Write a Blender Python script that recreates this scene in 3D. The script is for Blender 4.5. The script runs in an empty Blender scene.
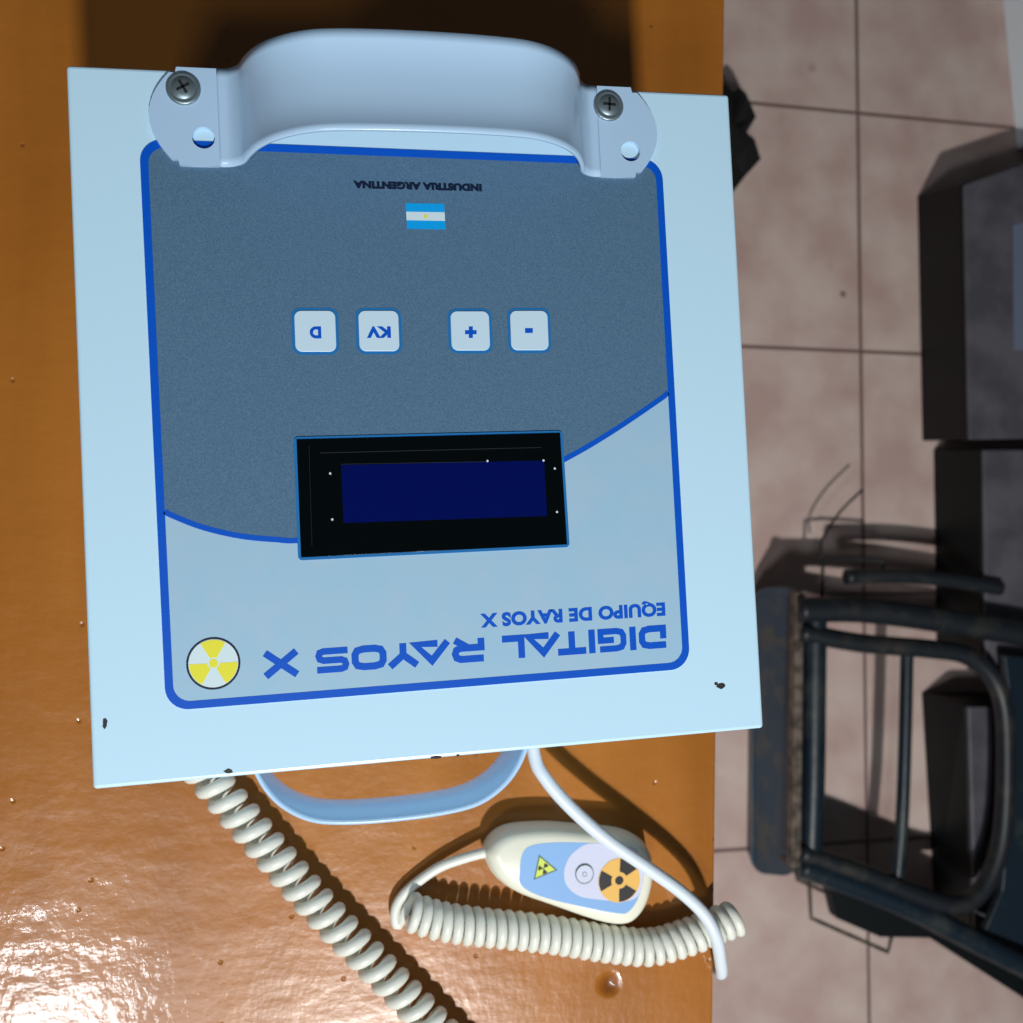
import bpy, bmesh, math, random
from mathutils import Vector, Matrix, noise
random.seed(7)
S = bpy.context.scene
COL = S.collection

# ------------------------------------------------------------------ camera
F = 1023.0; C0 = 511.5
TILT = math.radians(11.70); PITCH = math.radians(2.15)
CAM_Z = 0.55                      # table top is z = 0
cam_d = bpy.data.cameras.new('camera'); cam = bpy.data.objects.new('camera', cam_d); COL.objects.link(cam)
cam_d.sensor_width = 36; cam_d.lens = 36; cam_d.clip_start = .01
RM = Matrix.Rotation(-TILT, 3, 'Y') @ Matrix.Rotation(PITCH, 3, 'X')
cam.matrix_world = Matrix.Translation((0, 0, CAM_Z)) @ RM.to_4x4()
cam_d.dof.use_dof = True; cam_d.dof.focus_distance = .41; cam_d.dof.aperture_fstop = 12.5
S.camera = cam

# ------------------------------------------------------------------ world and lights
w = bpy.data.worlds.new('world'); S.world = w; w.use_nodes = True
w.node_tree.nodes['Background'].inputs[0].default_value = (.80, .90, 1.0, 1)
w.node_tree.nodes['Background'].inputs[1].default_value = .040
def area(name, loc, target, sx, sy, power, color):
    d = bpy.data.lights.new(name, 'AREA'); d.shape = 'RECTANGLE'; d.size = sx; d.size_y = sy
    d.energy = power; d.color = color
    o = bpy.data.objects.new(name, d); COL.objects.link(o); o.location = loc
    o.rotation_euler = (Vector(target) - Vector(loc)).to_track_quat('-Z', 'Y').to_euler()
    return o
area('key_lamp', (.13, -1.00, 1.20), (.1, 0, 0), .07, .05, 22, (1.0, .985, .96))
area('ceiling_lamp', (-.54, -1.08, 1.90), (-.10, -.25, 0), .29, .25, 9.0, (.88, .95, 1.0))
S.view_settings.view_transform = 'Standard'; S.view_settings.look = 'None'
S.view_settings.gamma = 1; S.view_settings.use_curve_mapping = False
S.view_settings.exposure = 0.0

# ------------------------------------------------------------------ helpers
def W(px, py, z):
    """point of the photograph seen at height z"""
    d = RM @ Vector(((px - C0) / F, -(py - C0) / F, -1))
    t = (z - CAM_Z) / d.z
    return Vector((d.x * t, d.y * t, z))
def W2(p, z): v = W(p[0], p[1], z); return (v.x, v.y)

def srgb(r, g, b):
    f = lambda c: (c / 255 / 12.92) if c / 255 <= .04045 else ((c / 255 + .055) / 1.055) ** 2.4
    return (f(r), f(g), f(b), 1)
def mat(name, col, rough=.5, metal=0, spec=.5, coat=0, bump=None, var=None, coat_rough=.1):
    m = bpy.data.materials.new(name); m.use_nodes = True
    nt = m.node_tree; b = nt.nodes['Principled BSDF']
    b.inputs['Base Color'].default_value = col; b.inputs['Roughness'].default_value = rough
    b.inputs['Metallic'].default_value = metal; b.inputs['Specular IOR Level'].default_value = spec
    b.inputs['Coat Weight'].default_value = coat; b.inputs['Coat Roughness'].default_value = coat_rough
    geo = nt.nodes.new('ShaderNodeNewGeometry')
    if var:                                   # (scale, other colour, low, high)
        n = nt.nodes.new('ShaderNodeTexNoise'); n.inputs['Scale'].default_value = var[0]; n.inputs['Detail'].default_value = 5
        nt.links.new(geo.outputs['Position'], n.inputs['Vector'])
        r = nt.nodes.new('ShaderNodeMapRange'); r.inputs[1].default_value = var[2]; r.inputs[2].default_value = var[3]
        nt.links.new(n.outputs[0], r.inputs[0])
        x = nt.nodes.new('ShaderNodeMix'); x.data_type = 'RGBA'
        x.inputs[6].default_value = col; x.inputs[7].default_value = var[1]
        nt.links.new(r.outputs[0], x.inputs[0]); nt.links.new(x.outputs[2], b.inputs['Base Color'])
    if bump:                                  # (scale, strength, distance)
        n = nt.nodes.new('ShaderNodeTexNoise'); n.inputs['Scale'].default_value = bump[0]; n.inputs['Detail'].default_value = 3
        nt.links.new(geo.outputs['Position'], n.inputs['Vector'])
        bp = nt.nodes.new('ShaderNodeBump'); bp.inputs['Strength'].default_value = bump[1]; bp.inputs['Distance'].default_value = bump[2]
        nt.links.new(n.outputs[0], bp.inputs['Height']); nt.links.new(bp.outputs[0], b.inputs['Normal'])
    return m

M = {}
M['paint'] = mat('pale_blue_paint', srgb(191, 228, 250), .28, bump=(900, .04, .0005))
M['handle'] = mat('handle_paint', srgb(172, 204, 234), .25, bump=(900, .04, .0005))
M['blue'] = mat('print_blue', srgb(0, 84, 200), .35)
M['cyan'] = mat('print_mid_blue', srgb(30, 112, 180), .35)
M['dark'] = mat('print_slate', srgb(70, 104, 134), .30, var=(2200, srgb(94, 126, 152), .35, .68), bump=(3000, .15, .0003))
M['light'] = mat('print_light_grey', srgb(154, 194, 220), .35, var=(60, srgb(160, 194, 218), .4, .6))
M['button'] = mat('button_white', srgb(196, 224, 242), .35)
M['navytext'] = mat('print_black_blue', srgb(10, 24, 52), .4)
M['sky'] = mat('print_sky_blue', srgb(0, 160, 235), .4)
M['pale'] = mat('print_white', srgb(205, 228, 236), .4)
M['yellow'] = mat('print_yellow', srgb(226, 224, 60), .4)
M['black'] = mat('black_plastic', srgb(8, 12, 16), .25)
M['glass'] = mat('display_black', srgb(3, 8, 10), .12, spec=.3)
M['lcd'] = mat('display_blue', srgb(2, 14, 84), .15, spec=.3)
M['chip'] = mat('chipped_metal', srgb(28, 24, 26), .6)
M['steel'] = mat('screw_steel', srgb(132, 150, 158), .42, metal=.7)
M['slot'] = mat('screw_recess', srgb(22, 26, 30), .6)
M['cord'] = mat('cream_cord', srgb(224, 226, 216), .42)
M['cable'] = mat('white_cable', srgb(216, 228, 238), .4)
M['cream'] = mat('cream_plastic', srgb(230, 230, 212), .35)
M['remblue'] = mat('remote_label_blue', srgb(132, 176, 226), .35)
M['remlav'] = mat('remote_label_lavender', srgb(206, 210, 232), .35)
M['orange'] = mat('sticker_orange', srgb(232, 182, 92), .4)
M['lime'] = mat('sticker_lime', srgb(206, 222, 90), .4)
M['ink'] = mat('sticker_ink', srgb(14, 14, 20), .45)
M['green'] = mat('sticker_green_line', srgb(60, 100, 84), .45)
M['navy'] = mat('worn_navy_paint', srgb(22, 38, 50), .4, var=(22, srgb(58, 66, 66), .52, .70), bump=(60, .2, .002))
M['plate'] = mat('navy_plate_paint', srgb(38, 70, 92), .38, var=(34, srgb(78, 84, 84), .50, .66))
M['rust'] = mat('scuffed_rust', srgb(120, 108, 96), .6, var=(70, srgb(66, 58, 50), .4, .6))
M['darkmetal'] = mat('dark_grey_metal', srgb(30, 36, 42), .45, var=(30, srgb(62, 60, 56), .5, .72))
M['case_side'] = mat('case_black_side', srgb(5, 14, 17), .55, spec=.3)
M['case_top'] = mat('case_grey_top', srgb(100, 98, 106), .5, var=(18, srgb(80, 80, 88), .4, .6))
M['case_label'] = mat('case_label', srgb(112, 124, 144), .4)
M['white_lam'] = mat('white_laminate', srgb(238, 246, 252), .4)
M['cloth'] = mat('black_fabric', srgb(11, 13, 16), .8)

# ---- table varnish
def table_mat():
    m = bpy.data.materials.new('orange_varnished_wood'); m.use_nodes = True
    nt = m.node_tree; N = nt.nodes; L = nt.links; b = N['Principled BSDF']
    geo = N.new('ShaderNodeNewGeometry')
    def noise_(scale, vec=(1, 1, 1), det=4):
        mp = N.new('ShaderNodeMapping'); mp.inputs['Scale'].default_value = vec
        L.new(geo.outputs['Position'], mp.inputs[0])
        n = N.new('ShaderNodeTexNoise'); n.inputs['Scale'].default_value = scale; n.inputs['Detail'].default_value = det
        L.new(mp.outputs[0], n.inputs['Vector']); return n
    n1 = noise_(7, (3, .5, 1))
    r1 = N.new('ShaderNodeValToRGB'); r1.color_ramp.elements[0].position = .3; r1.color_ramp.elements[1].position = .72
    r1.color_ramp.elements[0].color = srgb(152, 92, 28); r1.color_ramp.elements[1].color = srgb(172, 108, 40)
    L.new(n1.outputs[0], r1.inputs[0])
    # dark specks
    v = N.new('ShaderNodeTexVoronoi'); v.voronoi_dimensions = '2D'; v.inputs['Scale'].default_value = 30; L.new(geo.outputs['Position'], v.inputs['Vector'])
    mr = N.new('ShaderNodeMapRange'); mr.inputs[1].default_value = .01; mr.inputs[2].default_value = .045
    mr.inputs[3].default_value = 1; mr.inputs[4].default_value = 0; L.new(v.outputs['Distance'], mr.inputs[0])
    sel = N.new('ShaderNodeSeparateColor'); L.new(v.outputs['Color'], sel.inputs[0])
    gt = N.new('ShaderNodeMath'); gt.operation = 'GREATER_THAN'; gt.inputs[1].default_value = .70; L.new(sel.outputs[0], gt.inputs[0])
    mu = N.new('ShaderNodeMath'); mu.operation = 'MULTIPLY'; L.new(mr.outputs[0], mu.inputs[0]); L.new(gt.outputs[0], mu.inputs[1])
    # the one big dent near the front edge
    dp = W(609, 984, 0)
    ds = N.new('ShaderNodeVectorMath'); ds.operation = 'DISTANCE'; ds.inputs[1].default_value = dp
    nz = noise_(90, det=2)
    L.new(geo.outputs['Position'], ds.inputs[0])
    ad = N.new('ShaderNodeMath'); ad.operation = 'MULTIPLY_ADD'; ad.inputs[1].default_value = .004; L.new(nz.outputs[0], ad.inputs[0]); L.new(ds.outputs['Value'], ad.inputs[2])
    dr = N.new('ShaderNodeMapRange'); dr.interpolation_type = 'SMOOTHSTEP'; dr.inputs[1].default_value = .0020; dr.inputs[2].default_value = .0105
    dr.inputs[3].default_value = 1; dr.inputs[4].default_value = 0; L.new(ad.outputs[0], dr.inputs[0])
    mx = N.new('ShaderNodeMath'); mx.operation = 'MAXIMUM'
    pm = N.new('ShaderNodeMath'); pm.operation = 'MULTIPLY'; pm.inputs[1].default_value = .45; L.new(mu.outputs[0], pm.inputs[0]); L.new(pm.outputs[0], mx.inputs[0])
    dh = N.new('ShaderNodeMath'); dh.operation = 'MULTIPLY'; dh.inputs[1].default_value = .8; L.new(dr.outputs[0], dh.inputs[0]); L.new(dh.outputs[0], mx.inputs[1])
    cm = N.new('ShaderNodeMix'); cm.data_type = 'RGBA'; cm.inputs[7].default_value = srgb(104, 52, 18)
    L.new(mx.outputs[0], cm.inputs[0]); L.new(r1.outputs[0], cm.inputs[6]); L.new(cm.outputs[2], b.inputs['Base Color'])
    b.inputs['Coat Weight'].default_value = .55; b.inputs['Coat Roughness'].default_value = .07; b.inputs['Roughness'].default_value = .30; b.inputs['Specular IOR Level'].default_value = .5
    # height: lumpy varnish, fine streaks, pits, dent
    a = noise_(30, (.7, 1.4, 1), 5); s = noise_(160, (1.4, .8, 1), 3)
    h = N.new('ShaderNodeMath'); h.operation = 'MULTIPLY_ADD'; h.inputs[1].default_value = .22; L.new(s.outputs[0], h.inputs[0]); L.new(a.outputs[0], h.inputs[2])
    h2 = N.new('ShaderNodeMath'); h2.operation = 'MULTIPLY_ADD'; h2.inputs[1].default_value = -.5; L.new(mu.outputs[0], h2.inputs[0]); L.new(h.outputs[0], h2.inputs[2])
    h3 = N.new('ShaderNodeMath'); h3.operation = 'MULTIPLY_ADD'; h3.inputs[1].default_value = -3.2; L.new(dr.outputs[0], h3.inputs[0]); L.new(h2.outputs[0], h3.inputs[2])
    bp = N.new('ShaderNodeBump'); bp.inputs['Strength'].default_value = 1; bp.inputs['Distance'].default_value = .00075
    L.new(h3.outputs[0], bp.inputs['Height']); L.new(bp.outputs[0], b.inputs['Normal']); L.new(bp.outputs[0], b.inputs['Coat Normal'])
    return m
M['table'] = table_mat()

FZ = -.70
TILE = .3275; TX = .7415; TY = .2685
def floor_mat():
    m = bpy.data.materials.new('pinkish_ceramic_tiles'); m.use_nodes = True
    nt = m.node_tree; N = nt.nodes; L = nt.links; b = N['Principled BSDF']
    geo = N.new('ShaderNodeNewGeometry'); sp = N.new('ShaderNodeSeparateXYZ'); L.new(geo.outputs['Position'], sp.inputs[0])
    def mth(op, a, b_=None, c=None):
        n = N.new('ShaderNodeMath'); n.operation = op
        for i, q in enumerate((a, b_, c)):
            if q is None: continue
            if isinstance(q, (int, float)): n.inputs[i].default_value = q
            else: L.new(q, n.inputs[i])
        return n.outputs[0]
    def line(sock, off):
        t = mth('SUBTRACT', sock, off - TILE / 2)
        t = mth('FLOORED_MODULO', t, TILE) if False else mth('WRAP', t, TILE, 0.0)
        return mth('ABSOLUTE', mth('SUBTRACT', t, TILE / 2))
    d = mth('MINIMUM', line(sp.outputs[0], TX), line(sp.outputs[1], TY))
    g = N.new('ShaderNodeMapRange'); g.interpolation_type = 'SMOOTHSTEP'; g.inputs[1].default_value = .0012; g.inputs[2].default_value = .0034
    g.inputs[3].default_value = 1; g.inputs[4].default_value = 0; L.new(d, g.inputs[0])
    n = N.new('ShaderNodeTexNoise'); n.inputs['Scale'].default_value = 13; n.inputs['Detail'].default_value = 5; L.new(geo.outputs['Position'], n.inputs['Vector'])
    r = N.new('ShaderNodeValToRGB'); r.color_ramp.elements[0].position = .35; r.color_ramp.elements[1].position = .66
    r.color_ramp.elements[0].color = srgb(206, 176, 168); r.color_ramp.elements[1].color = srgb(226, 206, 196)
    L.new(n.outputs[0], r.inputs[0])
    # two small dark stains
    st = None
    for (px, py, rad) in ((843, 294, .0045), (812, 68, .006)):
        ds = N.new('ShaderNodeVectorMath'); ds.operation = 'DISTANCE'; ds.inputs[1].default_value = W(px, py, FZ); L.new(geo.outputs['Position'], ds.inputs[0])
        q = N.new('ShaderNodeMapRange'); q.inputs[1].default_value = rad * .5; q.inputs[2].default_value = rad * 1.3
        q.inputs[3].default_value = .75 if rad < .005 else .25; q.inputs[4].default_value = 0; L.new(ds.outputs['Value'], q.inputs[0])
        st = q.outputs[0] if st is None else mth('MAXIMUM', st, q.outputs[0])
    c1 = N.new('ShaderNodeMix'); c1.data_type = 'RGBA'; c1.inputs[7].default_value = srgb(124, 98, 94); L.new(g.outputs[0], c1.inputs[0]); L.new(r.outputs[0], c1.inputs[6])
    c2 = N.new('ShaderNodeMix'); c2.data_type = 'RGBA'; c2.inputs[7].default_value = srgb(60, 42, 40); L.new(st, c2.inputs[0]); L.new(c1.outputs[2], c2.inputs[6])
    L.new(c2.outputs[2], b.inputs['Base Color'])
    b.inputs['Roughness'].default_value = .45
    bp = N.new('ShaderNodeBump'); bp.inputs['Strength'].default_value = .6; bp.inputs['Distance'].default_value = .0015
    L.new(mth('SUBTRACT', 1.0, g.outputs[0]), bp.inputs['Height']); L.new(bp.outputs[0], b.inputs['Normal'])
    return m
M['floor'] = floor_mat()

def root(name, loc, label, cat, rz=0, group=None):
    o = bpy.data.objects.new(name, None); COL.objects.link(o); o.empty_display_size = .03
    o.location = loc; o.rotation_euler = (0, 0, rz)
    o['label'] = label; o['category'] = cat
    if group: o['group'] = group
    o['_m'] = 1; del o['_m']
    ROOTM[o.name] = Matrix.Translation(loc) @ Matrix.Rotation(rz, 4, 'Z')
    return o
ROOTM = {}
def link(name, me, parent=None, smooth=False, label=None):
    """me is in world coordinates; the object keeps its parent's frame"""
    o = bpy.data.objects.new(name, me); COL.objects.link(o)
    if parent:
        m = ROOTM[parent.name]; me.transform(m.inverted()); o.parent = parent; ROOTM[o.name] = m
    if smooth:
        for p in me.polygons: p.use_smooth = True
    if label: o['label'] = label
    return o
def solo(name, me, label, cat, loc, smooth=False, group=None):
    loc = Vector(loc); me.transform(Matrix.Translation(-loc))
    o = bpy.data.objects.new(name, me); COL.objects.link(o); o.location = loc
    o['label'] = label; o['category'] = cat
    if group: o['group'] = group
    if smooth:
        for p in me.polygons: p.use_smooth = True
    return o
def setmat(me, *ms):
    me.materials.clear()
    for m in ms: me.materials.append(m)
    return me
def bm_mesh(bm, *ms):
    me = bpy.data.meshes.new('m'); bmesh.ops.recalc_face_normals(bm, faces=bm.faces[:]); bm.to_mesh(me); bm.free()
    for m in ms: me.materials.append(m)
    return me
def curve_mesh(outlines, z0, th, bevel=0):
    cd = bpy.data.curves.new('c', 'CURVE'); cd.dimensions = '2D'; cd.fill_mode = 'BOTH'
    cd.extrude = max(th / 2 - bevel, 0); cd.bevel_depth = bevel; cd.bevel_resolution = 2; cd.offset = -bevel
    for pts in outlines:
        s = cd.splines.new('POLY'); s.points.add(len(pts) - 1); s.use_cyclic_u = True
        for i, p in enumerate(pts): s.points[i].co = (p[0], p[1], 0, 1)
    o = bpy.data.objects.new('c', cd); COL.objects.link(o)
    bpy.context.view_layer.update()
    me = bpy.data.meshes.new_from_object(o.evaluated_get(bpy.context.evaluated_depsgraph_get()))
    bpy.data.objects.remove(o); bpy.data.curves.remove(cd)
    me.transform(Matrix.Translation((0, 0, z0 + th / 2)))
    return me
def merge(parts):
    """parts: [(mesh, material)] -> one mesh"""
    bm = bmesh.new(); mats = []
    for me, m in parts:
        if m not in mats: mats.append(m)
        k = len(bm.faces); bm.from_mesh(me); bm.faces.ensure_lookup_table()
        for f in bm.faces[k:]: f.material_index = mats.index(m)
        bpy.data.meshes.remove(me)
    me = bpy.data.meshes.new('m'); bm.to_mesh(me); bm.free()
    for m in mats: me.materials.append(m)
    return me
def plate(name, outlines, z0, th, m, parent, bevel=0, label=None):
    return link(name, setmat(curve_mesh(outlines, z0, th, bevel), m), parent, label=label)
def px_poly(pts, z): return [W2(p, z) for p in pts]
def rr(corners, r, n=6):
    """rounded polygon from world corner points"""
    out = []; k = len(corners)
    for i in range(k):
        p = Vector(corners[i]).to_2d(); a = (Vector(corners[i - 1]).to_2d() - p).normalized(); b = (Vector(corners[(i + 1) % k]).to_2d() - p).normalized()
        half = a.angle(b) / 2; t = r / math.tan(half); c = p + (a + b).normalized() * (r / math.sin(half))
        v0 = p + a * t - c; v1 = p + b * t - c; ang = v0.angle_signed(v1)
        for j in range(n + 1):
            q = Matrix.Rotation(-ang * j / n, 2) @ v0
            out.append(tuple(c + q))
    return out
def inset(corners, d):
    k = len(corners); out = []
    cen = sum((Vector(c).to_2d() for c in corners), Vector((0, 0))) / k
    for i in range(k):
        p = Vector(corners[i]).to_2d(); a = (Vector(corners[i - 1]).to_2d() - p).normalized(); b = (Vector(corners[(i + 1) % k]).to_2d() - p).normalized()
        out.append(tuple(p + (a + b).normalized() * (d / math.sin(a.angle(b) / 2))))
    return out
def circle(c, r, n=32, a0=0, a1=2 * math.pi):
    full = abs(a1 - a0 - 2 * math.pi) < 1e-6
    return [(c[0] + r * math.cos(a0 + (a1 - a0) * i / (n if full else n - 1)), c[1] + r * math.sin(a0 + (a1 - a0) * i / (n if full else n - 1))) for i in range(n)]
def wedge(c, r0, r1, a, half, n=8):
    o = circle(c, r1, n, a - half, a + half); i = circle(c, r0, n, a - half, a + half)
    return o + i[::-1]
def band(pts, th, closed=False):
    """polygon(s) of a mitred stroke"""
    P = [Vector(p).to_2d() for p in pts]; n = len(P); L = []; R = []
    for i in range(n):
        if closed: a, b = P[i - 1], P[(i + 1) % n]
        else: a = P[i - 1] if i else None; b = P[i + 1] if i < n - 1 else None
        d1 = (P[i] - a).normalized() if a is not None else (b - P[i]).normalized()
        d2 = (b - P[i]).normalized() if b is not None else d1
        n1 = Vector((-d1.y, d1.x)); n2 = Vector((-d2.y, d2.x)); m = (n1 + n2).normalized(); k = min(1 / max(m.dot(n1), .3), 1.9)
        L.append(tuple(P[i] + m * th / 2 * k)); R.append(tuple(P[i] - m * th / 2 * k))
    return [L, R[::-1]] if closed else [L + R[::-1]]
def cat(pts, sub=8, closed=False):
    P = [Vector(p) for p in pts]; n = len(P); out = []
    rng = range(n) if closed else range(n - 1)
    for i in rng:
        if closed: p0, p1, p2, p3 = P[i - 1], P[i], P[(i + 1) % n], P[(i + 2) % n]
        else: p0, p1, p2, p3 = P[max(i - 1, 0)], P[i], P[i + 1], P[min(i + 2, n - 1)]
        for j in range(sub):
            t = j / sub
            out.append(.5 * ((2 * p1) + (p2 - p0) * t + (2 * p0 - 5 * p1 + 4 * p2 - p3) * t * t + (3 * p1 - p0 - 3 * p2 + p3) * t ** 3))
    if not closed: out.append(P[-1])
    return out
def sweep(pts, r, seg=10, squash=None, bm=None, closed=False):
    own = bm is None
    if own: bm = bmesh.new()
    P = [Vector(p) for p in pts]; n = len(P)
    T = []
    for i in range(n):
        if closed: d = P[(i + 1) % n] - P[i - 1]
        else: d = P[min(i + 1, n - 1)] - P[max(i - 1, 0)]
        T.append(d.normalized())
    u = T[0].orthogonal().normalized()
    if abs(T[0].z) < .9: u = Vector((0, 0, 1)).cross(T[0]).normalized()
    rings = []
    for i in range(n):
        u = (u - T[i] * u.dot(T[i])).normalized(); v = T[i].cross(u)
        rad = r[i] if isinstance(r, (list, tuple)) else r
        rings.append([bm.verts.new(P[i] + u * math.cos(2 * math.pi * k / seg) * rad * (squash[0] if squash else 1) + v * math.sin(2 * math.pi * k / seg) * rad * (squash[1] if squash else 1)) for k in range(seg)])
    for i in range(n if closed else n - 1):
        a, b = rings[i], rings[(i + 1) % n]
        for k in range(seg):
            bm.faces.new((a[k], a[(k + 1) % seg], b[(k + 1) % seg], b[k]))
    if not closed:
        bm.faces.new(rings[0][::-1]); bm.faces.new(rings[-1])
    return bm
def bbox(x0, x1, y0, y1, z0, z1, bevel=0, seg=2, bm=None, mtx=None):
    b = bmesh.new()
    vs = [b.verts.new((x, y, z)) for x in (x0, x1) for y in (y0, y1) for z in (z0, z1)]
    for f in ((0, 1, 3, 2), (4, 6, 7, 5), (0, 4, 5, 1), (2, 3, 7, 6), (0, 2, 6, 4), (1, 5, 7, 3)): b.faces.new([vs[i] for i in f])
    bmesh.ops.recalc_face_normals(b, faces=b.faces[:])
    if bevel: bmesh.ops.bevel(b, geom=b.edges[:], offset=bevel, segments=seg, profile=.5, affect='EDGES')
    if mtx: b.transform(mtx)
    return b
def prism(poly, z0, z1, bevel=0, seg=2, top=None):
    """extruded world polygon; top may give other xy for the upper ring"""
    b = bmesh.new(); lo = [b.verts.new((p[0], p[1], z0)) for p in poly]; hi = [b.verts.new((p[0], p[1], z1)) for p in (top or poly)]
    n = len(poly); b.faces.new(lo[::-1]); b.faces.new(hi)
    for i in range(n): b.faces.new((lo[i], lo[(i + 1) % n], hi[(i + 1) % n], hi[i]))
    bmesh.ops.recalc_face_normals(b, faces=b.faces[:])
    if bevel: bmesh.ops.bevel(b, geom=b.edges[:], offset=bevel, segments=seg, profile=.5, affect='EDGES', clamp_overlap=True)
    return b
def text_mesh(body, O, E1, H, z, th, bold=.02):
    """lettering that starts at O, ends at E1 and has cap height H (towards the photo's bottom)"""
    cd = bpy.data.curves.new('t', 'FONT'); cd.body = body; cd.size = 1; cd.offset = bold; cd.extrude = .01; cd.space_character = 1.06
    o = bpy.data.objects.new('t', cd); COL.objects.link(o); bpy.context.view_layer.update()
    me = bpy.data.meshes.new_from_object(o.evaluated_get(bpy.context.evaluated_depsgraph_get()))
    bpy.data.objects.remove(o); bpy.data.curves.remove(cd)
    xs = [v.co.x for v in me.vertices]; ys = [v.co.y for v in me.vertices]
    x0, x1 = min(xs), max(xs)
    caps = .729 + bold
    y0, y1 = (-bold, caps) if len(body) > 2 else (min(ys), max(ys))
    O = Vector(O).to_2d(); d = Vector(E1).to_2d() - O; e1 = d.normalized(); e2 = Vector((-e1.y, e1.x)); Ln = d.length
    for v in me.vertices:
        s = (v.co.x - x0) / (x1 - x0) * Ln; t = (v.co.y - y0) / (y1 - y0) * H; p = O + e1 * s + e2 * t
        v.co = (p.x, p.y, z + (th if v.co.z > 0 else 0))
    return me

# ------------------------------------------------------------------ floor
me = bm_mesh(bbox(-2.5, 3.0, -2.6, 2.6, FZ - .05, FZ), M['floor'])
o = bpy.data.objects.new('floor', me); COL.objects.link(o); o['kind'] = 'structure'

# ------------------------------------------------------------------ table
e1, e2 = W(725, 0, 0), W(713, 1023, 0)
sl = (e1.x - e2.x) / (e1.y - e2.y)
def edge_x(y): return e2.x + (y - e2.y) * sl
tab = root('wooden_table', (-.35, 0, FZ), 'orange varnished wooden table with a glossy bumpy top under the pale blue device', 'table')
yA, yB = -.52, .62; XL = -1.05
poly = [(XL, yA), (edge_x(yA), yA), (edge_x(yB), yB), (XL, yB)]
link('tabletop', bm_mesh(prism(poly, -.03, 0, .0015, 2), M['table']), tab)
link('apron', bm_mesh(merge_bm := prism([(XL + .06, yA + .06), (edge_x(0) - .07, yA + .06), (edge_x(0) - .07, yB - .06), (XL + .06, yB - .06)], -.10, -.0301), M['table']), tab)
for x in (XL + .07, edge_x(0) - .08):
    for y in (yA + .07, yB - .07):
        link('leg', bm_mesh(prism([(x - .025, y - .025), (x + .025, y - .025), (x + .025, y + .025), (x - .025, y + .025)], FZ, -.1001, .003), M['table']), tab)

# ------------------------------------------------------------------ the device
H = .15                                         # face of the device above the table
c4 = [W(68, 67, H), W(726, 97, H), W(762, 727, H), W(97, 785, H)]
cen = (c4[0] + c4[1] + c4[2] + c4[3]) / 4
ang = math.radians(2.83)
LW, LH = .2640, .2682
dev = root('portable_x_ray_unit', (cen.x, cen.y, 0), 'pale blue metal X-ray control box with dark display and four buttons, on the orange table', 'x-ray unit', rz=ang)
B = Matrix.Translation((cen.x, cen.y, 0)) @ Matrix.Rotation(ang, 4, 'Z')
body = bbox(-LW / 2, LW / 2, -LH / 2, LH / 2, .0, H, .0014, 3, mtx=B)
o = link('housing', bm_mesh(body, M['paint']), dev)
for p in o.data.polygons: p.use_smooth = False

# label panel
z = H
PC = [W2(p, z) for p in ((139, 139), (661.5, 160), (690, 668.5), (166, 711))]
outer = rr(PC, .0085, 8); inn_c = inset(PC, .0030); inner = rr(inn_c, .0062, 8)
pan = plate('label_panel', [outer], z, .00025, M['light'], dev)
plate('border_line', [outer, inner], z + .00025, .00008, M['blue'], pan, label='blue printed border')
wave = cat([W(p[0], p[1], z) for p in ((135, 490), (158, 508), (178, 518), (205, 528), (240, 536), (275, 539.5), (305, 540), (400, 530), (480, 503), (567, 458), (605, 436), (640, 413), (676, 388), (705, 368))], 6)
wave2 = [(p.x, p.y) for p in wave]
# dark field = inner outline cut by the wave
def below(p):
    x = p[0]
    for a, b in zip(wave2, wave2[1:]):
        if a[0] <= x <= b[0]:
            return p[1] < a[1] + (b[1] - a[1]) * (x - a[0]) / (b[0] - a[0])
    return False
dense = []
for a, b in zip(inner, inner[1:] + inner[:1]):
    ns = max(1, int((Vector(b) - Vector(a)).length / .0006))
    for j in range(ns): dense.append((a[0] + (b[0] - a[0]) * j / ns, a[1] + (b[1] - a[1]) * j / ns))
# rotate list so the gap (below part) is at the ends
k = next(i for i in range(len(dense)) if below(dense[i - 1]) and not below(dense[i]))
seq = [dense[(k + i) % len(dense)] for i in range(len(dense))]
upper = [p for p in seq if not below(p)]
startx, endx = upper[0][0], upper[-1][0]
wv = [p for p in wave2 if min(startx, endx) < p[0] < max(startx, endx)]
if upper[-1][0] > upper[0][0]: wv = wv[::-1]
plate('dark_field', [upper + wv], z + .00025, .00004, M['dark'], pan, label='slate grey printed upper field')
wl = [upper[0] if upper[0][0] < upper[-1][0] else upper[-1]] + (wv if wv[0][0] < wv[-1][0] else wv[::-1]) + [upper[-1] if upper[0][0] < upper[-1][0] else upper[0]]
plate('wave_line', band(wl, .0021), z + .00029, .00004, M['blue'], pan)

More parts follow.
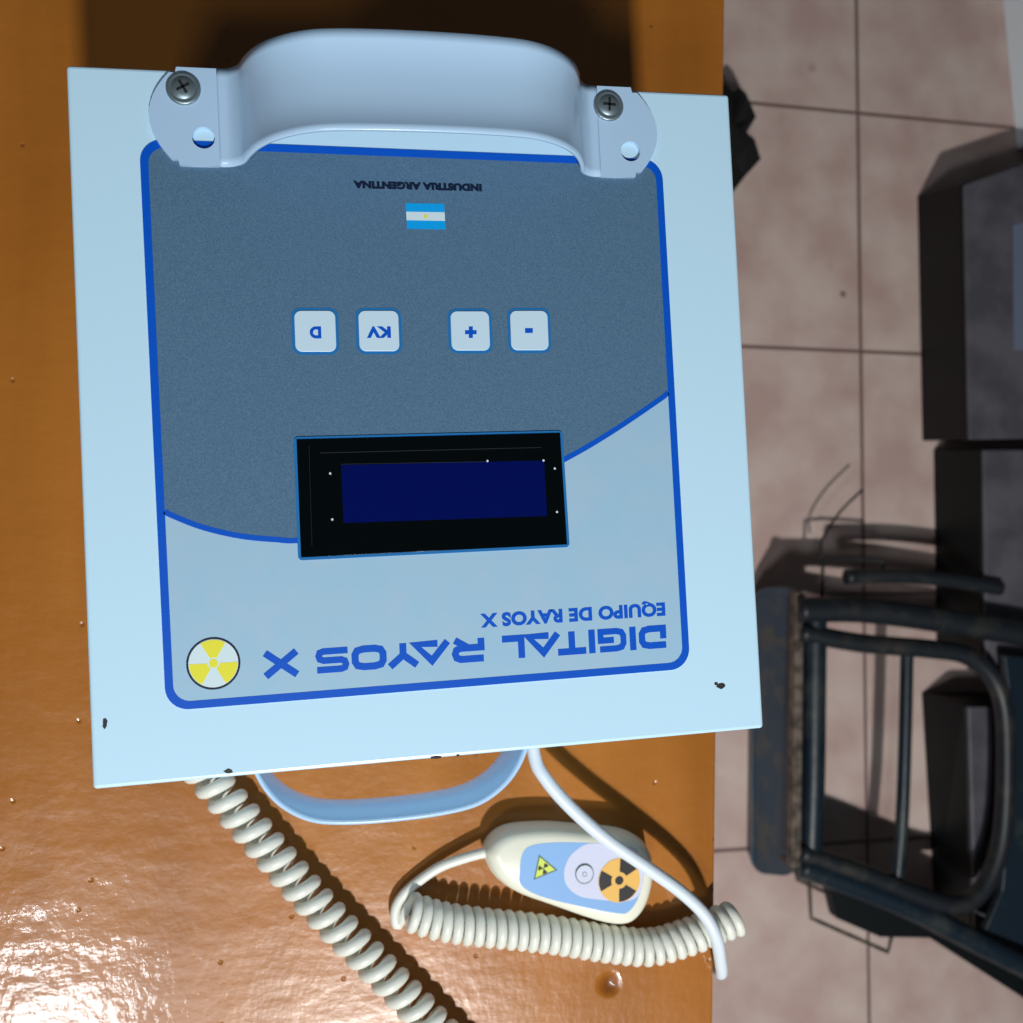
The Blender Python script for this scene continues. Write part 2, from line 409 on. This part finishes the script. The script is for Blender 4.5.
# title lettering, stencil techno capitals
O = W(665.5, 624.5, z).to_2d(); E = W(262, 652.5, z).to_2d(); d1 = (E - O).normalized(); d2 = Vector((-d1.y, d1.x))
CH = (W(262, 678.5, z).to_2d() - W(262, 652.5, z).to_2d()).length * .97
def s_of(px):
    t = (665.5 - px) / (665.5 - 262); py = 624.5 + 28 * t
    return (W(px, py, z).to_2d() - O).dot(d1)
T = CH * .285
rO = [(.3, 0), (.7, 0), (.92, .08), (1, .3), (1, .7), (.92, .92), (.7, 1), (.3, 1), (.08, .92), (0, .7), (0, .3), (.08, .08)]
GL = {
 'D': [[(0, .62), (0, 0), (.66, 0), (.9, .07), (1, .28), (1, .72), (.9, .93), (.66, 1), (-.12, 1)]],
 'I': [[(.5, -.5), (.5, 1.5)]],
 'G': [[(1.05, 1), (.3, 1), (.09, .93), (0, .72), (0, .28), (.09, .07), (.3, 0), (1, 0), (1, .5), (.42, .5)]],
 'T': [[(-.1, 1), (1.1, 1)], [(.5, -.17), (.5, 1)]],
 'A': [[(-.02, -.12), (.5, .95), (1.02, -.03), (.30, -.03)]],
 'L': [[(0, 1.17), (0, 0), (1.1, 0)]],
 'R': [[(0, -.17), (0, .36), (.8, .36), (.95, .46), (1, .68), (.95, .90), (.8, 1), (-.08, 1)], [(.5, .36), (1, -.12)]],
 'Y': [[(-.02, 1.12), (.5, .5), (1.02, 1.12)], [(.5, .55), (.5, -.17)]],
 'O': [rO],
 'S': [[(1.08, 1), (.18, 1), (.04, .93), (0, .76), (.04, .58), (.18, .5), (.82, .5), (.96, .42), (1, .24), (.96, .07), (.82, 0), (-.08, 0)]],
 'X': [[(-.03, 1.15), (1.03, -.15)], [(-.03, -.15), (1.03, 1.15)]],
}
letters = [('D', 665.5, 638), ('I', 635, 629), ('G', 625.5, 597), ('I', 594.7, 587.5), ('T', 586, 556), ('A', 560, 525), ('L', 524, 500),
           ('R', 484, 451), ('A', 450, 412), ('Y', 419, 386), ('O', 386, 351), ('S', 348.5, 315), ('X', 299, 262)]
parts = []
for li, (ch, xa, xb) in enumerate(letters):
    s0, s1 = s_of(xa), s_of(xb); wd = s1 - s0
    t_ = T * (.92 if ch in 'SG' else 1)
    for st in GL[ch]:
        pts = []
        for gx, gy in st:
            ss = s0 + t_ / 2 + gx * (wd - t_)
            if ch == 'I': ss = (s0 + s1) / 2
            tt = t_ / 2 + gy * (CH - t_)
            if ch == 'I': tt = 0 if gy < .5 else CH
            pts.append(tuple(O + d1 * ss + d2 * tt))
        parts.append((curve_mesh(band(pts, t_, closed=(ch == 'O')), z + .00026, .00006 + .00003 * GL[ch].index(st) + .00001 * (li % 2)), M['blue']))
link('title_lettering', merge(parts), pan)
link('subtitle_lettering', setmat(text_mesh('EQUIPO DE RAYOS X', W(664.6, 602.3, z), W(480, 613.9, z), .0058, z + .00026, .00006, .05), M['blue']), pan)
link('origin_lettering', setmat(text_mesh('INDUSTRIA ARGENTINA', W(481.5, 184.2, z), W(353, 180.8, z), .0032, z + .0003, .00006, .075), M['navytext']), pan)
# flag
fq = [W(*p, z) for p in ((405.5, 203.5), (444, 204), (445.5, 229.8), (407, 229))]
def lerp(a, b, t): return a + (b - a) * t
fl = []
for i, m in ((0, 'sky'), (1, 'pale'), (2, 'sky')):
    a, b = i / 3, (i + 1) / 3
    q = [lerp(fq[0], fq[3], a), lerp(fq[1], fq[2], a), lerp(fq[1], fq[2], b), lerp(fq[0], fq[3], b)]
    fl.append((curve_mesh([[(v.x, v.y) for v in q]], z + .0003, .00006), M[m]))
fc = (fq[0] + fq[1] + fq[2] + fq[3]) / 4
fl.append((curve_mesh([circle(fc, .0008, 16)], z + .00036, .00003), M['yellow']))
link('flag_print', merge(fl), pan)
# trefoil emblem
ec = W(213.5, 663.3, z); er = .0098
em = [(curve_mesh([circle(ec, er, 48), circle(ec, er * .92, 48)], z + .00026, .0001), M['navytext']),
      (curve_mesh([circle(ec, er * .93, 48)], z + .00026, .00005), M['pale'])]
for a in (92, 212, 332):
    em.append((curve_mesh([wedge(ec, er * .22, er * .90, math.radians(a), math.radians(31))], z + .00031, .00004), M['yellow']))
em.append((curve_mesh([circle(ec, er * .17, 20)], z + .00031, .00004), M['yellow']))
link('radiation_emblem', merge(em), pan)

# buttons
def px_quad(x0, y0, x1, y1, z, sh=1.5): return [W2(p, z) for p in ((x0, y0), (x1, y0), (x1 + sh, y1), (x0 + sh, y1))]
for (q, sym, sq) in (((294, 311, 335, 352), 'D', (309.5, 326.5, 321, 338.5)), ((358, 311, 398, 351.5), 'KV', (366.5, 326.4, 390.6, 338)),
                     ((450, 311.5, 488.5, 350.8), '+', (465, 326.6, 476.6, 338)), ((509.5, 311, 547, 350.5), '-', (525, 328.2, 532.8, 333))):
    c = px_quad(*q, z); r_o = rr(inset(c, -.0011), .0034, 6); r_i = rr(c, .0026, 6)
    b = plate('button', [r_i], z + .0003, .0005, M['button'], dev, bevel=.0002)
    plate('button_outline', [r_o, r_i], z + .0003, .0001, M['cyan'], b)
    x0, y0, x1, y1 = sq; zz = z + .0008
    if sym in ('D', 'KV'):
        a, e = W(x1, y0, zz), W(x0, y0, zz); hh = (W(x0, y0, zz) - W(x0, y1, zz)).length
        me = setmat(text_mesh(sym, a, e, hh, zz, .00008, .055), M['blue'])
    else:
        pcs = []
        cx, cy = (x0 + x1) / 2, (y0 + y1) / 2
        if sym == '+':
            pcs.append((curve_mesh([px_poly([(x0, cy - 2), (x1, cy - 2), (x1, cy + 2), (x0, cy + 2)], zz)], zz, .00008), M['blue']))
            pcs.append((curve_mesh([px_poly([(cx - 2, y0), (cx + 2, y0), (cx + 2, y1), (cx - 2, y1)], zz)], zz, .00011), M['blue']))
        else: pcs.append((curve_mesh([px_poly([(x0, y0), (x1, y0), (x1, y1), (x0, y1)], zz)], zz, .00008), M['blue']))
        me = merge(pcs)
    link('button_symbol', me, b)

# display
DC = [W2(p, z) for p in ((296.5, 440), (559.5, 433.5), (566.5, 544.5), (301, 557.5))]
disp = plate('display', [DC], z + .0003, .0009, M['glass'], dev, bevel=.0002)
plate('display_rim', [rr(inset(DC, -.0011), .0016, 4), inset(DC, .0001)], z + .0003, .0004, M['cyan'], disp)
zz = z + .0012
plate('display_screen', [px_poly([(341, 465), (544, 460.5), (547, 516), (343.5, 523)], zz)], zz, .00004, M['lcd'], disp, label='dark blue unlit screen')
pcs = []
for (a, b, t) in (((320, 453), (541, 447.5), .00022), ((341, 464.2), (488, 461.6), .00016), ((309, 446), (312, 546), .0001)):
    pcs.append((curve_mesh(band([W2(a, zz), W2(b, zz)], t), zz, .00006), M['slot']))
for (x, y) in ((330.2, 473.5), (332.3, 519.5), (487.5, 461), (543.5, 460.5), (554.8, 468.5), (557, 512)):
    pcs.append((curve_mesh([circle(W(x, y, zz), .00045, 10)], zz, .00008), M['pale']))
link('display_marks', merge(pcs), disp)

# paint chips
def blob(c, rx, ry, n=14):
    return [(c[0] + rx * math.cos(2 * math.pi * i / n) * random.uniform(.75, 1.2), c[1] + ry * math.sin(2 * math.pi * i / n) * random.uniform(.75, 1.2)) for i in range(n)]
for x, y, rx, ry in ((436, 757.5, .0024, .0006), (458, 755.5, .0007, .0004), (105, 723.5, .0009, .0020), (228.5, 771.3, .0016, .0009), (720.5, 686, .0022, .0012), (716, 683.5, .0008, .0007)):
    plate('paint_chip', [blob(W(x, y, z), rx, ry)], z, .00008, M['chip'], dev, label='dark paint chip')

# handles --------------------------------------------------------------
HW = .0362; HA = .0625; HH = .040; TH = .0016
def handle_mesh(foot_end, fx, holes):
    # profile (x, z, trough) from left foot to right foot
    prof = []
    half = [(fx + .001, 0.0, 0)]
    xl = fx - .042
    ctrl = [(fx, 0), (fx - .004, .0008), (fx - .0085, .0048), (fx - .012, .0115), (fx - .0165, .0185), (fx - .023, .0250), (fx - .032, .0302), (xl, .0328), (xl * .5, .0341), (0, .0344)]
    cp_ = cat([Vector((x, 0, z_)) for x, z_ in ctrl], 4)[:-1]
    for i, p in enumerate(cp_): half.append((p.x, p.z, min(1, max(0, (p.z - .004) / .028))))
    prof = [(-x, z_, t) for x, z_, t in half] + [(0, .0344, 1)] + [(x, z_, t) for x, z_, t in half[::-1]]
    n = len(prof); NY = 12; bm = bmesh.new()
    P = [Vector((x, 0, z_)) for x, z_, t in prof]
    grid = []
    for i in range(n):
        d = (P[min(i + 1, n - 1)] - P[max(i - 1, 0)]).normalized(); nr = Vector((-d.z, 0, d.x))
        row = []
        for j in range(NY + 1):
            v = -1 + 2 * j / NY
            wdt = HW / 2 * (1 + .04 * (1 - prof[i][2]))
            dish = .0040 * (abs(v) ** 2.4) * prof[i][2]
            base = P[i] + Vector((0, v * wdt, 0)) + nr * dish
            row.append((base + nr * TH, base))
        grid.append(row)
    V = [[(bm.verts.new(a), bm.verts.new(b)) for a, b in row] for row in grid]
    for i in range(n - 1):
        for j in range(NY):
            bm.faces.new((V[i][j][0], V[i + 1][j][0], V[i + 1][j + 1][0], V[i][j + 1][0]))
            bm.faces.new((V[i][j][1], V[i][j + 1][1], V[i + 1][j + 1][1], V[i + 1][j][1]))
        for j in (0, NY):
            bm.faces.new((V[i][j][0], V[i][j][1], V[i + 1][j][1], V[i + 1][j][0]))
    for i in (0, n - 1):
        for j in range(NY):
            bm.faces.new((V[i][j][0], V[i][j + 1][0], V[i][j + 1][1], V[i][j][1]))
    bmesh.ops.recalc_face_normals(bm, faces=bm.faces[:])
    m0 = bpy.data.meshes.new('r'); bm.to_mesh(m0); bm.free()
    for p in m0.polygons: p.use_smooth = True
    parts = [(m0, M['handle'])]
    # feet with a bolt hole and the rounded, notched outer end
    w2 = HW / 2 * 1.04
    for s, hd in ((-1, holes[0]), (1, holes[1])):
        xi = fx + .001; xe = foot_end
        pts = [(xi, -w2)]
        pts += [(xe - .0105, -w2), (xe - .0100, -w2 + .0022), (xe - .0078, -w2 + .0022)]
        k_ = w2 - .0022; sag = .0078
        for i in range(1, 12):
            t = -1 + 2 * i / 12; pts.append((xe - sag * (t * t) , k_ * t))
        pts += [(xe - .0078, w2 - .0022), (xe - .0100, w2 - .0022), (xe - .0105, w2), (xi, w2)]
        hole = circle((xe - hd, -.0080), .0042, 24)
        pts = [(s * x, y) for x, y in pts]; hole = [(s * x, y) for x, y in hole]
        parts.append((curve_mesh([pts, hole], 0, TH, 0), M['handle']))
    return parts
def screw(parts_list, c):
    cx, cy = c; r = .0064
    bm = bmesh.new(); rings = []
    for rr_, zz_ in ((r, TH), (r, TH + .0005), (r * .93, TH + .0010), (r * .78, TH + .0011), (r * .72, TH + .0008), (r * .66, TH + .0013), (r * .35, TH + .0018), (0.00001, TH + .0019)):
        rings.append([bm.verts.new((cx + rr_ * math.cos(2 * math.pi * k / 28), cy + rr_ * math.sin(2 * math.pi * k / 28), zz_)) for k in range(28)])
    for a, b in zip(rings, rings[1:]):
        for k in range(28): bm.faces.new((a[k], a[(k + 1) % 28], b[(k + 1) % 28], b[k]))
    bmesh.ops.recalc_face_normals(bm, faces=bm.faces[:])
    m1 = bpy.data.meshes.new('s'); bm.to_mesh(m1); bm.free()
    for p in m1.polygons: p.use_smooth = True
    return m1
def cross(c, a0):
    out = []
    for a in (a0, a0 + math.pi / 2):
        d = Vector((math.cos(a), math.sin(a))) * .0026; out.append((curve_mesh(band([Vector(c) - d, Vector(c) + d], .0009), TH + .0016, .0005), M['slot']))
    return merge(out)

FE = (W(150, 118, z) - W(656, 135, z)).length / 2
hc = (W(149.5, 118, z) + W(655.5, 134, z)) / 2
def to_world(me, Mx): me.transform(Mx); return me
scr_l = (W(183, 87.5, z + .003), W(609, 105, z + .003))
def place_handle(Mx, label=None, screws=None, fx=.0745, holes=(.0195, .0120)):
    h = link('carry_handle', to_world(merge(handle_mesh(FE, fx, holes)), Mx), dev, label=label)
    for s, c in zip((0, 1), screws):
        o = link('screw', setmat(to_world(screw(None, c), Mx), M['steel']), h)
        link('cross_recess', to_world(cross(c, .5 + s), Mx), h)
MT = Matrix.Translation((hc.x, hc.y, z + .0003)) @ Matrix.Rotation(math.atan2(*((W(612, 133, z) - W(190, 118, z)).to_2d().yx)), 4, 'Z')
inv = MT.inverted()
sc2 = [tuple((inv @ p)[:2]) for p in scr_l]
# bottom handle stands out of the near side wall of the housing
place_handle(MT, 'upper carry handle bolted on the front face', sc2)
wy = -LH / 2
mid = B.inverted() @ W(396, 790, .085)
MB_ = B @ Matrix.Translation((mid.x, wy, .0675)) @ Matrix.Rotation(math.pi / 2, 4, 'X')
place_handle(MB_, 'lower carry handle on the side of the housing', [(-.084, .009), (.084, .009)], fx=.0710)

# ------------------------------------------------------------------ coiled cords
def helix(axis, R, turns, sgn, sub=14, zoff=0, ph0=0):
    """axis: dense polyline; lateral swing towards the right-hand side first"""
    L = [0]
    for a, b in zip(axis, axis[1:]): L.append(L[-1] + (b - a).length)
    tot = L[-1]; n = int(turns * sub); out = []; j = 0
    for i in range(n + 1):
        s = tot * i / n
        while j < len(axis) - 2 and L[j + 1] < s: j += 1
        t = (s - L[j]) / (L[j + 1] - L[j]); c = axis[j].lerp(axis[j + 1], t)
        d = (axis[min(j + 2, len(axis) - 1)] - axis[max(j - 1, 0)]).normalized()
        lat = Vector((d.y, -d.x, 0)).normalized()              # right of travel
        upv = lat.cross(d)
        if upv.z < 0: upv = -upv
        a = 2 * math.pi * i / sub + ph0
        out.append(c + lat * (-sgn * R * math.cos(a)) + upv * (R * math.sin(a)))
    return out
# left cord: axis from the housing wall out of the frame bottom
R1, r1 = .0066, .0034
zc = R1 + r1 + .0003
ax = cat([W(163, 722, zc), W(207, 776, zc), W(266, 846, zc), W(321, 909, zc), W(374, 964, zc), W(425, 1016, zc), W(480, 1075, zc)], 10)
hx = helix(ax, R1, 25.5, -1)
st = hx[0]; wallp = B @ Vector(((B.inverted() @ st).x, -LH / 2 + .004, zc))
pts = [wallp, lerp(wallp, st, .5)] + hx + [hx[-1] + Vector((.02, -.01, -.004)), hx[-1] + Vector((.05, -.03, -.006))]
cl = sweep(pts, r1, 10)
solo('coiled_cord', bm_mesh(cl, M['cord']), 'stretched cream coiled cord running down from under the box to the bottom edge', 'cord', (W(300, 880, 0).x, W(300, 880, 0).y, 0), smooth=True)

# remote: body, label, marks
RZ = .0215
def closed_spline(px, z_): return [(p.x, p.y) for p in cat([W(a, b, z_) for a, b in px], 5, closed=True)]
outl = closed_spline([(484, 855), (487, 842), (498, 831), (515, 825), (550, 823), (585, 826), (618, 829), (638, 837), (649, 851), (652, 873), (646, 899), (635, 916), (620, 923), (594, 919), (550, 904), (515, 891), (494, 875)], .012)
def offs(poly, d):
    n = len(poly); out = []
    for i in range(n):
        a = Vector(poly[i - 1]); b = Vector(poly[(i + 1) % n]); t = (b - a).normalized(); nr = Vector((-t.y, t.x))
        out.append((poly[i][0] + nr.x * d, poly[i][1] + nr.y * d))
    return out
area2 = sum(a[0] * b[1] - b[0] * a[1] for a, b in zip(outl, outl[1:] + outl[:1]))
sg = 1 if area2 > 0 else -1
rem = root('remote_switch', (W(568, 875, 0).x, W(568, 875, 0).y, 0), 'cream handheld exposure switch with blue label and yellow radiation sticker on the table', 'remote control')
bm = bmesh.new(); rings = []
for d, zz_ in ((.0035, .0003), (.0012, .0022), (.0003, .006), (0, .011), (.0008, .0155), (.0022, .0188), (.0042, .0207), (.0062, RZ)):
    rings.append([bm.verts.new((p[0], p[1], zz_)) for p in offs(outl, sg * d)])
n = len(outl)
for a, b in zip(rings, rings[1:]):
    for k in range(n): bm.faces.new((a[k], a[(k + 1) % n], b[(k + 1) % n], b[k]))
bm.faces.new(rings[0][::-1]); bm.faces.new(rings[-1])
link('case', bm_mesh(bm, M['cream']), rem, smooth=True)
def cr(x, y): return (480 + x * .176, 820 + y * .176)
zl = RZ
lab = plate('label', [closed_spline([cr(*p) for p in ((238, 200), (285, 148), (420, 128), (620, 130), (820, 145), (905, 190), (930, 320), (900, 440), (845, 520), (780, 530), (560, 488), (340, 432), (232, 368), (226, 290))], zl)], zl, .00012, M['remblue'], rem)
plate('label_window', [closed_spline([cr(*p) for p in ((620, 134), (740, 136), (850, 155), (908, 200), (928, 320), (905, 420), (830, 460), (660, 450), (560, 430), (492, 370), (478, 290), (505, 215), (555, 165))], zl)], zl + .00012, .00006, M['remlav'], lab, label='pale lavender printed area')
cc = W(*cr(790, 342), zl); rs = .0116
pcs = [(curve_mesh([circle(cc, rs, 40)], zl + .0002, .0002), M['orange'])]
for a in (58, 178, 298): pcs.append((curve_mesh([wedge(cc, rs * .38, rs * .97, math.radians(a), math.radians(29))], zl + .0004, .00005), M['ink']))
pcs.append((curve_mesh([circle(cc, rs * .20, 20)], zl + .0004, .00005), M['ink']))
link('radiation_sticker', merge(pcs), rem)
tri = [W(*cr(*p), zl) for p in ((335, 196), (440, 284), (304, 340))]
pcs = [(curve_mesh([[(v.x, v.y) for v in tri]], zl + .00014, .00005), M['green']),
       (curve_mesh([inset([(v.x, v.y) for v in tri], .0007)], zl + .00019, .00004), M['lime'])]
tc = W(*cr(360, 275), zl)
for a in (50, 170, 290): pcs.append((curve_mesh([wedge(tc, .0006, .0029, math.radians(a), math.radians(29))], zl + .00023, .00004), M['ink']))
pcs.append((curve_mesh([circle(tc, .0004, 12)], zl + .00023, .00004), M['ink']))
link('warning_triangle', merge(pcs), lab)
bc = W(*cr(592, 305), zl)
pb = plate('push_button', [circle(bc, .0048, 32)], zl + .0002, .0007, M['remlav'], rem, bevel=.0002)
pcs = [(curve_mesh([circle(bc, .0050, 32), circle(bc, .0046, 32)], zl + .0003, .0007), M['green'])]
pcs.append((curve_mesh([circle((bc.x, bc.y), .0013, 16), circle((bc.x, bc.y), .0010, 16)], zl + .0009, .00006), M['green']))
link('button_ring', merge(pcs), pb)

# remote's coiled cord
R2, r2 = .0075, .00275
zc = R2 + r2 + .0003
ax = cat([W(409, 911, zc), W(440, 921, zc), W(480, 927, zc), W(520, 931, zc), W(560, 936, zc), (W(610, 944, zc)), W(650, 947, zc), W(685, 938, zc), W(715, 926, zc), W(738, 917, zc)], 10)
hx = helix(ax, R2, 32, 1, ph0=math.radians(-90))
hs = hx[0]
pre = [W(488, 852, .0115), W(468, 857, .009), W(440, 867, .006), W(415, 884, .005), W(400, 899, .005), W(395, 913, .005), W(398, 925, .0045)]
pre = cat(pre + [hs], 6)[:-1]
en = hx[-1]
xe = edge_x(en.y)
tail = [en + Vector((.002, -.006, -.008)), Vector((xe + .009, en.y - .010, -.022)), Vector((xe + .006, en.y - .012, -.16))]
tail = cat([en] + tail, 5)[1:]
solo('coiled_cord', bm_mesh(sweep(pre + hx + tail, r2, 9), M['cord']), 'tightly wound cream coiled cord joined to the handheld switch, reaching over the table edge', 'cord', (W(560, 936, 0).x, W(560, 936, 0).y, 0), smooth=True)

# white cable crossing over the remote
wl0 = B @ Vector(((B.inverted() @ W(532, 770, .03)).x, -LH / 2 + .003, .027))
cp = [wl0, W(534, 754, .029), W(545, 778, .031), W(571, 808, .032), W(605, 838, .0325), W(645, 866, .0310), W(680, 891, .029), W(704, 914, .0275)]
yq = W(716, 940, 0).y
cp += [W(716, 937, .0255)]
xq = edge_x(-.23) + .0042
yc = W(720, 972, 0).y
cp += [W(720, 957, .0150), Vector((xq - .0005, yc, .0015)), Vector((xq, yc + .001, -.012)), Vector((xq, yc + .004, -.05)), Vector((xq, yc + .01, -.3)), Vector((xq + .01, -.2, FZ + .03)), Vector((xq + .04, -.17, FZ + .0045)), Vector((xq - .2, -.1, FZ + .0045))]
solo('power_cable', bm_mesh(sweep(cat(cp, 10), .0035, 12), M['cable']), 'smooth white cable crossing over the handheld switch and dropping off the table edge', 'cable', (W(620, 850, 0).x, W(620, 850, 0).y, 0), smooth=True)

# ------------------------------------------------------------------ things on the floor
# grey topped black cases
def case(px_base, px_top, h, label):
    base = [W2(p, FZ) for p in px_base]; top = [W2(p, FZ + h) for p in px_top]
    mid = [tuple(Vector(a).lerp(Vector(b), .9)) for a, b in zip(base, top)]
    cx = sum(p[0] for p in base) / 4; cy = sum(p[1] for p in base) / 4
    r = root('equipment_case', (cx, cy, FZ), label, 'case')
    link('case_body', bm_mesh(prism(base, FZ, FZ + h - .006, .002, top=mid), M['case_side']), r)
    link('lid', bm_mesh(prism(inset(top, .0005), FZ + h - .0059, FZ + h, .0025), M['case_top']), r)
    return r
A = case([(917, 196), (1075, 172), (1110, 436), (922, 441)], [(964, 184), (1150, 120), (1165, 436), (969, 440)], .108, 'upper grey-topped black equipment case beside the white panel, on the tiled floor')
zt = FZ + .108
plate('control_strip', [px_poly([(1012, 225), (1060, 215), (1062, 350), (1014, 350)], zt)], zt, .001, M['case_label'], A, label='bluish control strip')
case([(933, 449), (1110, 447), (1110, 640), (936, 655)], [(983, 449), (1170, 449), (1170, 668), (986, 668)], .10, 'middle grey-topped black equipment case between the other two, on the floor')
case([(921, 692), (1120, 692), (1110, 960), (934, 905)], [(968, 706), (1150, 706), (1140, 1050), (975, 955)], .085, 'lower grey-topped black equipment case standing under the navy metal frame')

# white panel at the right edge
cb = [W(1003, -120, FZ), W(1330, -160, FZ), W(1360, 120, FZ), W(1020, 165, FZ)]
cb = [W(991, -120, FZ), None, None, W(1016, 150, FZ)]
pA, pB = cb[0], cb[3]
dr = Vector((1, 0.03, 0))
base = [(pA.x, pA.y), (pA.x + .45, pA.y + .01), (pB.x + .45, pB.y + .01), (pB.x, pB.y)]
solo('white_panel', bm_mesh(prism(base, FZ, FZ + .03, .002, top=[(x + .012, y) for x, y in base]), M['white_lam']), 'white panel on the floor, cut off by the top right edge of the photo', 'panel', (pA.x + .22, (pA.y + pB.y) / 2, FZ))

# black cloth bundle on the floor beside the table
hz = -.62
cl_o = [W(p[0], p[1], hz) for p in ((690, 70), (725, 76), (734, 91), (740, 87), (747, 93), (757, 116), (742, 141), (762, 158), (748, 174), (733, 193), (700, 205), (672, 140))]
bm = bmesh.new(); n = len(cl_o); c = sum(cl_o, Vector()) / n
lo = [bm.verts.new((c.x + (p.x - c.x) * .97, c.y + (p.y - c.y) * .97, FZ + .0005)) for p in cl_o]
mi = [bm.verts.new((p.x, p.y, hz - .0 + random.uniform(-.012, .0))) for p in cl_o]
hi = [bm.verts.new((c.x + (p.x - c.x) * .55, c.y + (p.y - c.y) * .55, hz + random.uniform(.0, .02))) for p in cl_o]
for a, b in ((lo, mi), (mi, hi)):
    for k in range(n): bm.faces.new((a[k], a[(k + 1) % n], b[(k + 1) % n], b[k]))
bm.faces.new(lo[::-1]); cv = bm.verts.new((c.x, c.y, hz + .012))
for k in range(n): bm.faces.new((hi[k], hi[(k + 1) % n], cv))
solo('fabric_bag', bm_mesh(bm, M['cloth']), 'black crumpled fabric bag on the floor, peeking out right of the box', 'bag', (c.x, c.y, FZ))

# navy metal stand ------------------------------------------------------
zf = -.575
fr = root('metal_stand', (W(880, 760, FZ).x, W(880, 760, FZ).y, FZ), 'worn navy tubular metal stand with wide flat crossbar, on tiles right of the table', 'stand')
def tube(name, px, r, z_=zf, m='navy', sub=8, sq=None, closed=False, label=None):
    pts = [W(p[0], p[1], p[2] if len(p) > 2 else z_) for p in px]
    pts = cat(pts, sub) if sub else pts
    return link(name, bm_mesh(sweep(pts, r, 12, squash=sq), M[m]), fr, smooth=True, label=label)
cbp = rr([(754, -588), (803, -586), (799, -877), (751, -873)], 16, 6)
bm = bmesh.new(); up_, dn_ = [], []
for x, y in cbp:
    v = W(x, -y, zf - .100 * min(1, max(0, (800 - x) / 46))); up_.append(bm.verts.new(v)); dn_.append(bm.verts.new(v + Vector((.004, 0, -.014))))
k = len(up_); bm.faces.new(dn_[::-1]); bm.faces.new(up_)
for i in range(k): bm.faces.new((dn_[i], dn_[(i + 1) % k], up_[(i + 1) % k], up_[i]))
link('crossbar', bm_mesh(bm, M['plate']), fr)
link('scuffed_strip', bm_mesh(prism([W2(p, zf + .002) for p in ((796, 592), (804, 592), (801, 868), (792, 868))], zf - .012, zf + .002, .001), M['rust']), fr, label='beige scuffed edge of the crossbar')
tube('upright_tube', [(815, 612), (814, 700), (813, 780), (810, 860)], .0140, zf - .006)
tube('upper_rail', [(798, 610), (860, 610), (940, 620), (1060, 640), (1200, 662)], .0155, zf + .004, m='darkmetal')
loop = [(800, 632), (860, 643), (930, 649), (965, 655), (990, 674), (1003, 705), (1006, 760), (1003, 830), (992, 872), (975, 897), (955, 905), (920, 896), (860, 872), (800, 852)]
tube('inner_loop', loop, .0115, zf, m='darkmetal')
tube('lower_rail', [(800, 866), (850, 884), (920, 913), (980, 944), (1060, 985), (1200, 1060)], .0140, zf - .004)
tube('centre_rod', [(907, 648), (905, 740), (902, 820), (897, 880)], .0078, zf - .006, m='navy')
for p in ((799, 600), (796, 862), (1195, 661), (1195, 1057)):
    a = W(p[0], p[1], zf - .02)
    link('leg', bm_mesh(sweep([a, Vector((a.x, a.y, FZ))], .010, 12), M['darkmetal']), fr, smooth=False)
link('side_plate', bm_mesh(prism([W2(p, zf) for p in ((1004, 655), (1060, 660), (1060, 960), (985, 930), (1002, 890), (1010, 800), (1012, 720))], zf - .010, zf, .002), M['navy']), fr)
link('lower_shell', bm_mesh(prism(rr([W2(p, zf - .02) for p in ((826, 878), (1050, 962), (1050, 1015), (930, 938), (880, 937), (836, 918))], .006, 4), zf - .036, zf - .02, .003), M['case_side']), fr)
tube('spare_tube', [(846, 577), (900, 576), (950, 580), (1000, 588)], .0095, zf - .02, m='darkmetal')
tube('wire_bracket', [(822, 612), (822, 590), (823, 560), (840, 558), (882, 560), (884, 574)], .0022, zf - .03, m='darkmetal', sub=0)
tube('wire_bracket', [(809, 880), (811, 918), (888, 952), (892, 934)], .0026, zf - .05, m='rust', sub=0)
tube('wire_bracket', [(822, 560), (822, 540), (840, 512), (862, 490)], .0016, zf - .06, m='darkmetal', sub=3)
